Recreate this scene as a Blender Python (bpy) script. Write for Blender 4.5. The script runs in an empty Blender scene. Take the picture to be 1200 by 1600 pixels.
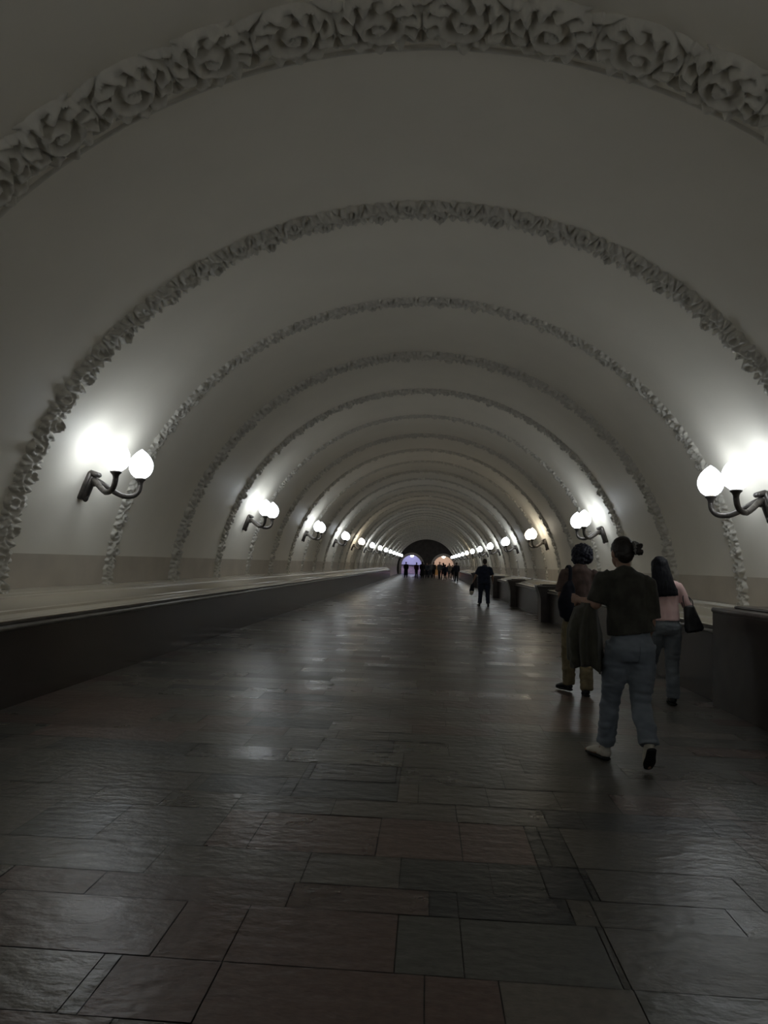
import bpy, math, random
import numpy as np
from mathutils import Vector, Matrix, noise

random.seed(7)
rng = np.random.default_rng(7)
scene = bpy.context.scene
COL = scene.collection
PI = math.pi

# ------------------------------------------------------------------ dimensions of the place
CX, CZ, R = -0.14, 0.85, 4.27           # axis and radius of the round vault
Y_BACK, Y_END = -12.0, 103.0             # the corridor runs along +Y
RIB0, RIB_STEP = 4.50, 2.53
EYE = 1.5

# ------------------------------------------------------------------ materials
def mat(name, color, rough=0.6, spec=0.5, metal=0.0, vary=0.12, vscale=6.0, bump=0.0, bscale=30.0, stretch=(1, 1, 1), second=None, sheen=0.0, detail=4.0):
    m = bpy.data.materials.new(name); m.use_nodes = True
    nt = m.node_tree; b = nt.nodes['Principled BSDF']
    tc = nt.nodes.new('ShaderNodeTexCoord'); mp = nt.nodes.new('ShaderNodeMapping')
    mp.inputs['Scale'].default_value = stretch
    nt.links.new(tc.outputs['Object'], mp.inputs['Vector'])
    nz = nt.nodes.new('ShaderNodeTexNoise'); nz.inputs['Scale'].default_value = vscale; nz.inputs['Detail'].default_value = detail
    nt.links.new(mp.outputs['Vector'], nz.inputs['Vector'])
    rp = nt.nodes.new('ShaderNodeValToRGB')
    c2 = second if second else tuple(min(1, c * (1 + vary)) for c in color)
    c1 = color if second else tuple(c * (1 - vary) for c in color)
    rp.color_ramp.elements[0].color = (*c1, 1); rp.color_ramp.elements[0].position = 0.35
    rp.color_ramp.elements[1].color = (*c2, 1); rp.color_ramp.elements[1].position = 0.65
    nt.links.new(nz.outputs['Fac'], rp.inputs['Fac'])
    nt.links.new(rp.outputs['Color'], b.inputs['Base Color'])
    b.inputs['Roughness'].default_value = rough
    b.inputs['Specular IOR Level'].default_value = spec
    b.inputs['Metallic'].default_value = metal
    if sheen: b.inputs['Sheen Weight'].default_value = sheen
    if bump:
        n2 = nt.nodes.new('ShaderNodeTexNoise'); n2.inputs['Scale'].default_value = bscale; n2.inputs['Detail'].default_value = 3
        nt.links.new(mp.outputs['Vector'], n2.inputs['Vector'])
        bp = nt.nodes.new('ShaderNodeBump'); bp.inputs['Strength'].default_value = bump; bp.inputs['Distance'].default_value = 0.01
        nt.links.new(n2.outputs['Fac'], bp.inputs['Height']); nt.links.new(bp.outputs['Normal'], b.inputs['Normal'])
    return m

def glow(name, color, strength):
    m = bpy.data.materials.new(name); m.use_nodes = True
    nt = m.node_tree; b = nt.nodes['Principled BSDF']
    b.inputs['Base Color'].default_value = (0.85, 0.85, 0.83, 1); b.inputs['Roughness'].default_value = 0.25
    nz = nt.nodes.new('ShaderNodeTexNoise'); nz.inputs['Scale'].default_value = 5
    rp = nt.nodes.new('ShaderNodeValToRGB')
    rp.color_ramp.elements[0].color = (*[c * 0.94 for c in color], 1); rp.color_ramp.elements[1].color = (*color, 1)
    nt.links.new(nz.outputs['Fac'], rp.inputs['Fac']); nt.links.new(rp.outputs['Color'], b.inputs['Emission Color'])
    b.inputs['Emission Strength'].default_value = strength
    return m

M = {}
M['plaster'] = mat('white_plaster', (0.91, 0.865, 0.765), 0.55, 0.25, vary=0.025, vscale=0.9, bump=0.12, bscale=2.2)
M['dado'] = mat('beige_dado_paint', (0.62, 0.555, 0.465), 0.45, 0.4, vary=0.06, vscale=2.0, bump=0.06, bscale=4)
M['stucco'] = mat('stucco', (0.68, 0.65, 0.58), 0.65, 0.3, vary=0.06, vscale=9)
M['darkwall'] = mat('dark_end_wall', (0.05, 0.043, 0.04), 0.6, 0.3, vary=0.2, vscale=2)
M['ledge_top'] = mat('pale_polished_stone', (0.58, 0.53, 0.43), 0.25, 0.5, vary=0.05, vscale=1.2, stretch=(1, .5, 1), bump=0.015, bscale=3, detail=2.0)
M['ledge_edge'] = mat('grey_stone_edge', (0.16, 0.148, 0.13), 0.3, 0.5, vary=0.2, vscale=5)
M['ledge_face'] = mat('dark_granite_face', (0.020, 0.014, 0.012), 0.22, 0.5, vary=0.35, vscale=4, second=(0.038, 0.026, 0.022), bump=0.04, bscale=5)
M['pier'] = mat('brown_granite_pier', (0.030, 0.023, 0.020), 0.28, 0.5, vary=0.3, vscale=5, second=(0.05, 0.039, 0.034))
M['pier_cap'] = mat('granite_pier_cap', (0.085, 0.074, 0.068), 0.28, 0.5, vary=0.2, vscale=6)
M['grout'] = mat('dark_joint_mortar', (0.018, 0.016, 0.014), 0.8, 0.2, vary=0.2, vscale=8)
M['bronze'] = mat('aged_bronze', (0.085, 0.076, 0.07), 0.38, 0.5, metal=0.55, vary=0.3, vscale=14)
M['brass'] = mat('brass_collar', (0.75, 0.52, 0.16), 0.3, 0.5, metal=0.9, vary=0.1)
M['globe'] = glow('lit_opal_glass', (0.88, 0.945, 1.0), 9.8)
M['globe_warm'] = glow('lit_opal_glass_warm', (1.0, 0.90, 0.72), 9.0)
M['cool_lamp'] = glow('lit_cool_glass', (0.80, 0.81, 1.0), 20.0)
M['cool_fill'] = glow('added_cool_fill', (0.52, 0.53, 1.0), 7.5)  # glow of the added fill light over the left half of the hall
M['warm_fill'] = glow('added_warm_fill', (1.0, 0.66, 0.44), 6.0)  # glow of the added fill light over the right half of the hall
M['warm_lamp'] = glow('lit_warm_glass', (1.0, 0.85, 0.70), 20.0)
M['hall_white'] = mat('hall_white_paint', (0.66, 0.64, 0.66), 0.6, 0.3, vary=0.05)
M['hall_pink'] = mat('hall_pink_marble', (0.52, 0.38, 0.36), 0.5, 0.3, vary=0.2, vscale=2)
M['rail'] = mat('dark_bar_paint', (0.03, 0.03, 0.04), 0.5)
M['ochre'] = mat('ochre_stone', (0.55, 0.36, 0.14), 0.5, vary=0.15)
M['rim'] = mat('grey_arch_stone', (0.42, 0.38, 0.35), 0.4, vary=0.15)

def cloth(name, c, vary=0.25, vscale=10, rough=0.9, second=None): return mat(name, c, rough, 0.15, vary=vary, vscale=vscale, second=second, sheen=0.15)
M['skin'] = mat('skin', (0.33, 0.20, 0.145), 0.55, 0.35, vary=0.08, vscale=12)
M['eye'] = mat('eye_white', (0.6, 0.58, 0.55), 0.3, vary=0.03)
M['lips'] = mat('lips', (0.35, 0.14, 0.12), 0.5, vary=0.08)

# ------------------------------------------------------------------ mesh helpers
class MB:
    def __init__(s): s.v = []; s.f = []
    def add(s, vs, fs):
        n = len(s.v); s.v += [tuple(p) for p in vs]; s.f += [tuple(i + n for i in f) for f in fs]; return s
    def box(s, c, d, rot=None, bevel=0.0, taper=(1, 1)):
        x, y, z = d[0] / 2, d[1] / 2, d[2] / 2
        if bevel <= 0:
            P = [(-x, -y, -z), (x, -y, -z), (x, y, -z), (-x, y, -z), (-x * taper[0], -y * taper[1], z), (x * taper[0], -y * taper[1], z), (x * taper[0], y * taper[1], z), (-x * taper[0], y * taper[1], z)]
            F = [(3, 2, 1, 0), (4, 5, 6, 7), (0, 1, 5, 4), (1, 2, 6, 5), (2, 3, 7, 6), (3, 0, 4, 7)]
        else:
            b = min(bevel, x * .9, y * .9, z * .9)
            P = []; F = []
            def ring(ix, iy, zz):
                return [(-ix + b, -iy, zz), (ix - b, -iy, zz), (ix, -iy + b, zz), (ix, iy - b, zz), (ix - b, iy, zz), (-ix + b, iy, zz), (-ix, iy - b, zz), (-ix, -iy + b, zz)]
            rings = [ring(x - b * .7, y - b * .7, -z), ring(x, y, -z + b), ring(x * taper[0], y * taper[1], z - b), ring((x - b * .7) * taper[0], (y - b * .7) * taper[1], z)]
            for r in rings: P += r
            for k in range(3):
                for i in range(8):
                    F.append((k * 8 + i, k * 8 + (i + 1) % 8, k * 8 + 8 + (i + 1) % 8, k * 8 + 8 + i))
            F.append(tuple(range(7, -1, -1))); F.append(tuple(range(24, 32)))
        out = []
        for p in P:
            q = Vector(p)
            if rot is not None: q = rot @ q
            out.append(q + Vector(c))
        return s.add(out, F)
    def lathe(s, prof, n=24, c=(0, 0, 0), rot=None):
        P = []; F = []
        for r, z in prof:
            for i in range(n):
                a = 2 * PI * i / n; q = Vector((r * math.cos(a), r * math.sin(a), z))
                if rot is not None: q = rot @ q
                P.append(q + Vector(c))
        for k in range(len(prof) - 1):
            for i in range(n): F.append((k * n + i, k * n + (i + 1) % n, (k + 1) * n + (i + 1) % n, (k + 1) * n + i))
        F.append(tuple(range(n - 1, -1, -1))); F.append(tuple((len(prof) - 1) * n + i for i in range(n)))
        return s.add(P, F)
    def ell(s, c, r, rot=None, n=20, m=12):
        P = []; F = []
        for j in range(m + 1):
            t = PI * j / m - PI / 2; t = max(-PI / 2 + .04, min(PI / 2 - .04, t))
            for i in range(n):
                a = 2 * PI * i / n
                q = Vector((r[0] * math.cos(a) * math.cos(t), r[1] * math.sin(a) * math.cos(t), r[2] * math.sin(t)))
                if rot is not None: q = rot @ q
                P.append(q + Vector(c))
        for k in range(m):
            for i in range(n): F.append((k * n + i, k * n + (i + 1) % n, (k + 1) * n + (i + 1) % n, (k + 1) * n + i))
        F.append(tuple(range(n - 1, -1, -1))); F.append(tuple(m * n + i for i in range(n)))
        return s.add(P, F)
    def chain(s, pts, rad, side=(1, 0, 0), n=16, sub=5, cap=True):
        """a tube lofted along points; rad = r or (r along side, r across)"""
        pts = [Vector(p) for p in pts]; rad = [r if isinstance(r, (tuple, list)) else (r, r) for r in rad]
        path = []; k = len(pts)
        for i in range(k - 1):
            p0 = pts[max(i - 1, 0)]; p1 = pts[i]; p2 = pts[i + 1]; p3 = pts[min(i + 2, k - 1)]
            for j in range(sub):
                t = j / sub
                q = 0.5 * ((2 * p1) + (p2 - p0) * t + (2 * p0 - 5 * p1 + 4 * p2 - p3) * t * t + (3 * p1 - p0 - 3 * p2 + p3) * t ** 3)
                w = t * t * (3 - 2 * t)
                path.append((q, rad[i][0] * (1 - w) + rad[i + 1][0] * w, rad[i][1] * (1 - w) + rad[i + 1][1] * w))
        path.append((pts[-1], *rad[-1]))
        rings = []
        for i, (q, a, b) in enumerate(path):
            t = (path[min(i + 1, len(path) - 1)][0] - path[max(i - 1, 0)][0]).normalized()
            rings.append([q, a, b, t])
        if cap:
            q, a, b, t = rings[0]; m_ = min(a, b)
            pre = [[q - t * m_ * math.sin(u), a * math.cos(u), b * math.cos(u), t] for u in (1.45, 1.1, .6)]
            q, a, b, t = rings[-1]; m_ = min(a, b)
            post = [[q + t * m_ * math.sin(u), a * math.cos(u), b * math.cos(u), t] for u in (.6, 1.1, 1.45)]
            rings = pre + rings + post
        P = []; F = []; sd0 = Vector(side)
        for q, a, b, t in rings:
            sd = sd0 - t * sd0.dot(t)
            if sd.length < .2: sd = Vector((0, 1, 0)) - t * t.y
            if sd.length < .2: sd = Vector((0, 0, 1)) - t * t.z
            sd.normalize(); o = t.cross(sd)
            for i in range(n):
                u = 2 * PI * i / n; P.append(q + sd * a * math.cos(u) + o * b * math.sin(u))
        for r in range(len(rings) - 1):
            for i in range(n): F.append((r * n + i, r * n + (i + 1) % n, (r + 1) * n + (i + 1) % n, (r + 1) * n + i))
        F.append(tuple(range(n - 1, -1, -1))); F.append(tuple((len(rings) - 1) * n + i for i in range(n)))
        return s.add(P, F)
    def mesh(s, name):
        me = bpy.data.meshes.new(name); me.from_pydata(s.v, [], s.f); me.update(); return me
    def build(s, name, m, parent=None, smooth=True, auto=None):
        return link(name, s.mesh(name), m, parent, smooth, auto)

def link(name, me, m, parent=None, smooth=True, auto=None):
    me.materials.clear(); me.materials.append(m)
    me.polygons.foreach_set('use_smooth', [bool(smooth)] * len(me.polygons))
    if auto is not None and smooth:
        me.set_sharp_from_angle(angle=math.radians(auto))
    o = bpy.data.objects.new(name, me); COL.objects.link(o)
    if parent is not None: o.parent = parent
    return o

def fuse(mb, name, m, parent, voxel, smooth_it=3, warp=None, fac=0.5):
    """one continuous surface out of overlapping tubes, relaxed, then warped into folds or curls"""
    me = mb.mesh(name + '_raw'); o = bpy.data.objects.new(name + '_raw', me); COL.objects.link(o)
    r = o.modifiers.new('r', 'REMESH'); r.mode = 'VOXEL'; r.voxel_size = voxel; r.adaptivity = 0
    if smooth_it:
        sm = o.modifiers.new('s', 'SMOOTH'); sm.iterations = smooth_it; sm.factor = fac
    dg = bpy.context.evaluated_depsgraph_get(); dg.update()
    out = bpy.data.meshes.new_from_object(o.evaluated_get(dg)); out.name = name
    bpy.data.objects.remove(o); bpy.data.meshes.remove(me)
    if warp:
        nrm = [v.normal.copy() for v in out.vertices]
        for v, n in zip(out.vertices, nrm): v.co = v.co + n * warp(v.co)
        out.update()
    return link(name, out, m, parent)

def tag(o, label, cat, group=None):
    o['label'] = label; o['category'] = cat
    if group: o['group'] = group
    return o
def thing(name, label, cat, loc=(0, 0, 0), rz=0.0, group=None):
    o = bpy.data.objects.new(name, None); o.empty_display_size = .1; COL.objects.link(o)
    o.location = loc; o.rotation_euler = (0, 0, rz); return tag(o, label, cat, group)
def struct(o): o['kind'] = 'structure'; return o
def dup(root, loc, rz, label):
    r = root.copy(); COL.objects.link(r); r.location = loc; r.rotation_euler = (0, 0, rz); r['label'] = label
    for ch in list(root.children):
        c = ch.copy(); COL.objects.link(c); c.parent = r
        for g in list(ch.children):
            d = g.copy(); COL.objects.link(d); d.parent = c
    return r

# ------------------------------------------------------------------ vault, walls, floor
def arc_sheet(a0, a1, y0, y1, na, ny, rr=R, flip=False):
    mb = MB(); P = []; F = []
    for j in range(ny + 1):
        y = y0 + (y1 - y0) * j / ny
        for i in range(na + 1):
            a = a0 + (a1 - a0) * i / na; P.append((CX + rr * math.cos(a), y, CZ + rr * math.sin(a)))
    for j in range(ny):
        for i in range(na):
            q = j * (na + 1) + i; f = (q, q + na + 1, q + na + 2, q + 1); F.append(f if not flip else f[::-1])
    return mb.add(P, F)
a_d = math.asin((1.475 - CZ) / R); a_f = math.asin((0 - CZ) / R)
struct(arc_sheet(a_d, PI - a_d, Y_BACK, Y_END, 120, 40).build('ceiling', M['plaster']))
struct(arc_sheet(PI - a_d, PI - a_f, Y_BACK, Y_END, 14, 40).build('wall_left', M['dado']))
struct(arc_sheet(a_f, a_d, Y_BACK, Y_END, 14, 40).build('wall_right', M['dado']))

# end of the corridor behind the camera
def wall_shape(y, th, holes, name, m):
    """end wall filling the vault, built in upright strips, with round-headed openings (centre x, radius, spring height)"""
    rr = R + .12
    def top(x): return CZ + math.sqrt(max(0, rr * rr - (x - CX) ** 2))
    xs = {CX - rr + .001 + (2 * rr - .002) * (.5 - .5 * math.cos(PI * i / 60)) for i in range(61)}
    for (c, r, sp) in holes: xs |= {c - r * math.cos(PI * i / 32) for i in range(33)}
    xs = sorted(xs); P = []; F = []
    for a, b in zip(xs[:-1], xs[1:]):
        if b - a < 1e-5: continue
        lo = [0.0, 0.0]; mid = (a + b) / 2; hole = False
        for (c, r, sp) in holes:
            if abs(mid - c) < r: lo = [sp + math.sqrt(max(0, r * r - (q - c) ** 2)) for q in (a, b)]; hole = True
        hi = [top(a), top(b)]; n = len(P)
        for yy in (y, y + th): P += [(a, yy, lo[0]), (b, yy, lo[1]), (b, yy, hi[1]), (a, yy, hi[0])]
        F += [(n, n + 1, n + 2, n + 3), (n + 7, n + 6, n + 5, n + 4)]
        if hole: F.append((n, n + 4, n + 5, n + 1))
    for (c, r, sp) in holes:
        for q in (c - r, c + r):
            n = len(P); P += [(q, y, 0), (q, y + th, 0), (q, y + th, sp), (q, y, sp)]; F.append((n, n + 1, n + 2, n + 3))
    return struct(MB().add(P, F).build(name, m, None, False))
wall_shape(Y_BACK - .3, .3, [], 'wall_back', M['plaster'])
AR, ASP = 1.47, 1.32; ACX = (-2.30, 2.31)
def arch_pts(cx, r, n=28):
    return [(cx - r, 0.012)] + [(cx - r * math.cos(PI * i / n), ASP + r * math.sin(PI * i / n)) for i in range(n + 1)] + [(cx + r, 0.012)]
wall_shape(Y_END, .45, [(c, AR, ASP) for c in ACX], 'wall_front', M['darkwall'])
# moulded stone surround of each arch
for i, c in enumerate(ACX):
    o_ = arch_pts(c, AR + .34); i_ = arch_pts(c, AR - .02); mid = arch_pts(c, AR + .16); mb = MB(); P = []; F = []; n = len(o_)
    prof = [(i_, .0), (i_, -.10), (mid, -.16), (o_, -.10), (o_, .0)]
    for pts, dy in prof: P += [(p[0], Y_END + dy, p[1]) for p in pts]
    for k in range(4):
        for q in range(n - 1): F.append((k * n + q, k * n + q + 1, (k + 1) * n + q + 1, (k + 1) * n + q))
    struct(mb.add(P, F).build('trim_%d' % (60 + i), M['rim'], None, True, 40))

# floor: individual stone slabs in cross rows, each with its own tone, over dark joint mortar
def build_floor():
    V = []; F = []; C = []
    def slab(x0, x1, y0, y1, c):
        g = .0025; h = [random.uniform(-.0013, .0013) for _ in range(4)]; n = len(V)
        V.extend([(x0 + g, y0 + g, h[0]), (x1 - g, y0 + g, h[1]), (x1 - g, y1 - g, h[2]), (x0 + g, y1 - g, h[3])])
        F.append((n, n + 1, n + 2, n + 3)); C.append((*c, random.random()))
    GREY = [(.075, .068, .058), (.085, .077, .066), (.064, .060, .052), (.095, .083, .070), (.070, .068, .058)]
    RED = [(.085, .058, .048), (.098, .066, .055), (.075, .052, .045)]
    DARK = [(.034, .036, .035), (.040, .042, .040), (.030, .030, .029)]
    EDGES = [2.36, 2.72, 3.16, 3.40, 3.75, 4.30, 4.60, 4.98, 5.37]
    y = Y_BACK; rows = []
    while y < Y_END + 8:
        d = random.choice([.26, .30, .34, .34, .38])
        if y < 2.36 and y + d > 2.2:
            rows.append((y, 2.36)); rows += list(zip(EDGES[:-1], EDGES[1:])); y = EDGES[-1]; continue
        rows.append((y, y + d)); y += d
    SPECIAL = {3.16: [(.05, .67, (.022, .024, .025))], 3.40: [(-.09, .60, (.036, .037, .033)), (.60, .83, (.026, .027, .027))],
               3.75: [(.60, .80, (.038, .037, .033)), (-.9, .60, (.098, .064, .053))], 2.36: [(-1.1, .3, (.085, .055, .046))], 2.72: [(-1.0, -.08, (.085, .056, .047)), (-.08, .75, (.062, .062, .055))],
               4.60: [(-.83, -.15, (.036, .040, .042)), (-1.45, -.83, (.045, .048, .050)), (1.25, 1.98, (.125, .098, .088))], 4.98: [(-.83, -.15, (.040, .043, .044))],
               4.30: [(.75, 1.9, (.048, .046, .045))]}
    for (y0, y1) in rows:
        wide = y1 > 76
        x, xe = (-4.60, 4.4) if wide else (-4.10, 3.55)
        x -= random.uniform(0, .6)
        while x < xe:
            w = random.choice([.45, .6, .75, .9, .9, 1.1])
            x1 = x + w
            t = noise.noise(Vector((x * .45 + 3, y0 * .35, 0))) + random.uniform(-.35, .35)
            c = random.choice(RED) if t > .28 else (random.choice(DARK) if random.random() < .10 else random.choice(GREY))
            f = random.uniform(.86, 1.12); c = tuple(k * f for k in c)
            segs = [(x, x1, c)]
            sp = SPECIAL.get(round(y0, 2))
            if sp:
                out = []
                for (a, b, k) in segs:
                    cut = sorted({a, b, *[e for q in sp for e in q[:2] if a < e < b]})
                    for p, q in zip(cut[:-1], cut[1:]):
                        kk = k
                        for (sa, sb, sc) in sp:
                            if p >= sa - 1e-6 and q <= sb + 1e-6: kk = sc
                        out.append((p, q, kk))
                segs = out
            for (a, b, k) in segs:
                if b - a > .01: slab(a, b, y0, y1, k)
            x = x1
    n = len(V)
    V.extend([(-5.4, Y_BACK - .3, -.0045), (5.4, Y_BACK - .3, -.0045), (5.4, Y_END + 9, -.0045), (-5.4, Y_END + 9, -.0045)])
    F.append((n, n + 1, n + 2, n + 3)); C.append((.018, .016, .014, 1))
    me = bpy.data.meshes.new('floor'); me.from_pydata(V, [], F); me.update()
    at = me.attributes.new('stone_tone', 'FLOAT_COLOR', 'FACE')
    at.data.foreach_set('color', [k for c in C for k in c])
    m = bpy.data.materials.new('granite_floor_slabs'); m.use_nodes = True; nt = m.node_tree; b = nt.nodes['Principled BSDF']
    an = nt.nodes.new('ShaderNodeAttribute'); an.attribute_name = 'stone_tone'
    tc = nt.nodes.new('ShaderNodeTexCoord')
    n1 = nt.nodes.new('ShaderNodeTexNoise'); n1.inputs['Scale'].default_value = 26; n1.inputs['Detail'].default_value = 6
    n2 = nt.nodes.new('ShaderNodeTexNoise'); n2.inputs['Scale'].default_value = 2.2; n2.inputs['Detail'].default_value = 5
    n3 = nt.nodes.new('ShaderNodeTexNoise'); n3.inputs['Scale'].default_value = 15; n3.inputs['Detail'].default_value = 5
    for q in (n1, n2, n3): nt.links.new(tc.outputs['Object'], q.inputs['Vector'])
    mr = nt.nodes.new('ShaderNodeMapRange'); mr.inputs['From Min'].default_value = .15; mr.inputs['From Max'].default_value = .85; mr.inputs['To Min'].default_value = .80; mr.inputs['To Max'].default_value = 1.60
    nt.links.new(n1.outputs['Fac'], mr.inputs['Value'])
    mx = nt.nodes.new('ShaderNodeVectorMath'); mx.operation = 'SCALE'
    nt.links.new(an.outputs['Color'], mx.inputs[0]); nt.links.new(mr.outputs['Result'], mx.inputs['Scale'])
    nt.links.new(mx.outputs['Vector'], b.inputs['Base Color'])
    rr = nt.nodes.new('ShaderNodeMapRange'); rr.inputs['From Min'].default_value = .1; rr.inputs['From Max'].default_value = .9; rr.inputs['To Min'].default_value = .20; rr.inputs['To Max'].default_value = .34
    nt.links.new(n2.outputs['Fac'], rr.inputs['Value']); ad = nt.nodes.new('ShaderNodeMath'); ad.operation = 'MULTIPLY_ADD'; ad.inputs[1].default_value = .11
    nt.links.new(an.outputs['Alpha'], ad.inputs[0]); nt.links.new(rr.outputs['Result'], ad.inputs[2]); nt.links.new(ad.outputs['Value'], b.inputs['Roughness'])
    mp = nt.nodes.new('ShaderNodeMapping'); mp.inputs['Scale'].default_value = (.55, 1.0, 1.0)
    nt.links.new(tc.outputs['Object'], mp.inputs['Vector'])
    bp = nt.nodes.new('ShaderNodeBump'); nt.links.new(mp.outputs['Vector'], n3.inputs['Vector']); bp.inputs['Strength'].default_value = .60; bp.inputs['Distance'].default_value = .01
    nt.links.new(n3.outputs['Fac'], bp.inputs['Height']); nt.links.new(bp.outputs['Normal'], b.inputs['Normal'])
    b.inputs['Specular IOR Level'].default_value = .6
    return struct(link('floor', me, m, None, False))
build_floor()

# ------------------------------------------------------------------ stucco ribs
def sstep(a, b, x):
    t = np.clip((x - a) / (b - a), 0, 1); return t * t * (3 - 2 * t)
def rough_noise(s, v, k, seed):
    r = np.random.default_rng(seed); o = np.zeros_like(s)
    for i in range(7):
        f = k * (0.6 + i * .45); a, b, c = r.uniform(-1, 1), r.uniform(-1, 1), r.uniform(0, 6.3)
        n_ = math.hypot(a, b); o += np.sin(f * (a * s + b * v) / n_ * 6.3 + c + 1.3 * np.sin(f * .7 * (b * s - a * v) * 4 + c)) / (1 + i * .35)
    return o / 3.2
def rich(s, v, w):
    """acanthus scrolls: volutes in alternating cells with leaf fringes, then a thin bead along the far edge"""
    L = .58; i = np.floor(s / L); p = (s - (i + .5) * L) / (L / 2); sg = np.where(i % 2 == 0, 1., -1.)
    q = (v + .16) / .80
    px = p * sg; r = np.hypot(px * .98, q * .98); th = np.arctan2(q, px)
    spiral = .5 + .5 * np.cos(2 * PI * r * 2.3 - th * 1.0 + .6)
    leaf = (.5 + .5 * np.cos(th * 11 + r * 9)) ** .7
    rr = np.hypot(px + .08, q - .05)
    core = np.where(r < .16, 1.0, 0)
    h = np.where(r < .62, .35 + .65 * spiral ** 1.4, .25 + .75 * leaf)
    h = np.maximum(h, core)
    env = sstep(1.06, .90, r)
    # fronds filling between the medallions
    frond = (.5 + .5 * np.cos(q * 13 + np.abs(p) * 10 * sg)) * sstep(1.05, .75, np.abs(q)) * .75
    h = np.maximum(h * env, frond * (1 - env) * .8)
    rim = np.exp(-((r - .93) / .06) ** 2) * np.where(q < .25, .75, .35)
    h = np.maximum(h, rim * sstep(1.1, 1.0, r))
    h = h * (.93 + .13 * rough_noise(s * 5, v * 1.6, 1.3, 5)) 
    h = np.clip(h, 0, 1.2) * sstep(-1.0, -.93, v) * sstep(.70, .62, v)
    bead = np.sqrt(np.clip(1 - ((v - .86) / .085) ** 2, 0, 1)) * .28
    return .118 * h ** 1.1 + .09 * bead
def slim(s, v, w, seed, L=.30):
    i = np.floor(s / L); p = (s - (i + .5) * L) / (L / 2); sg = np.where(i % 2 == 0, 1., -1.)
    q = v
    wav = .38 * np.sin(2 * PI * s / (2 * L))
    d = np.abs(q - wav)
    stem = np.exp(-(d / .22) ** 2)
    leaf = (.5 + .5 * np.cos(2 * PI * s / .085 + 4.5 * np.abs(q) * sg)) ** .8 * sstep(1.0, .7, np.abs(q))
    ros = np.exp(-((np.hypot(p, (q + .35 * sg)) - .38) / .13) ** 2)
    h = np.maximum(np.maximum(stem * .9, leaf * .75), ros)
    h = h * (.8 + .38 * rough_noise(s * 6, v * 1.3, 1.2, seed))
    edge = 1.0 - .22 * np.abs(np.sin(PI * s / (L * .5)))
    return np.clip(h, 0, 1.2) * sstep(edge, edge - .2, np.abs(v))
def rib_mesh(name, fn, w, ds, nv):
    a0 = math.asin((1.06 - CZ) / R); ns = int((PI - 2 * a0) * R / ds)
    a = np.linspace(a0, PI - a0, ns + 1); v = np.linspace(-1, 1, nv + 1)
    A, Vv = np.meshgrid(a, v, indexing='ij'); S = (A - PI / 2) * R
    H = fn(S, Vv, w) - .008
    H[:, 0] = -.02; H[:, -1] = -.02
    rad = R - H
    co = np.stack([rad * np.cos(A), Vv * w / 2, rad * np.sin(A)], -1).reshape(-1, 3)
    idx = np.arange((ns + 1) * (nv + 1)).reshape(ns + 1, nv + 1)
    q = np.stack([idx[:-1, :-1], idx[1:, :-1], idx[1:, 1:], idx[:-1, 1:]], -1).reshape(-1, 4)[:, ::-1]
    me = bpy.data.meshes.new(name); me.from_pydata(co.tolist(), [], q.tolist()); me.update()
    return me
ribs = [rib_mesh('trim_scroll', rich, .56, .010, 56),
        rib_mesh('trim_leaf', lambda s, v, w: .085 * slim(s, v, w, 11, .30), .46, .0125, 28),
        rib_mesh('trim_vine', lambda s, v, w: .075 * slim(s + .1, v, w, 23, .24), .38, .0125, 26),
        rib_mesh('trim_garland', lambda s, v, w: .095 * slim(s * .9 + .2, v, w, 31, .34), .54, .0125, 34)]
n_rib = int((Y_END - RIB0) / RIB_STEP) + 1
for me in ribs:
    me.materials.append(M['stucco']); me.polygons.foreach_set('use_smooth', [True] * len(me.polygons))
for k in range(n_rib):
    y = RIB0 + RIB_STEP * k
    me = ribs[0] if k == 0 else ribs[[3, 1, 2][k % 3]]
    o = bpy.data.objects.new('trim_%d' % (k + 1), me); COL.objects.link(o); o.location = (CX, y, CZ); struct(o)

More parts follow.
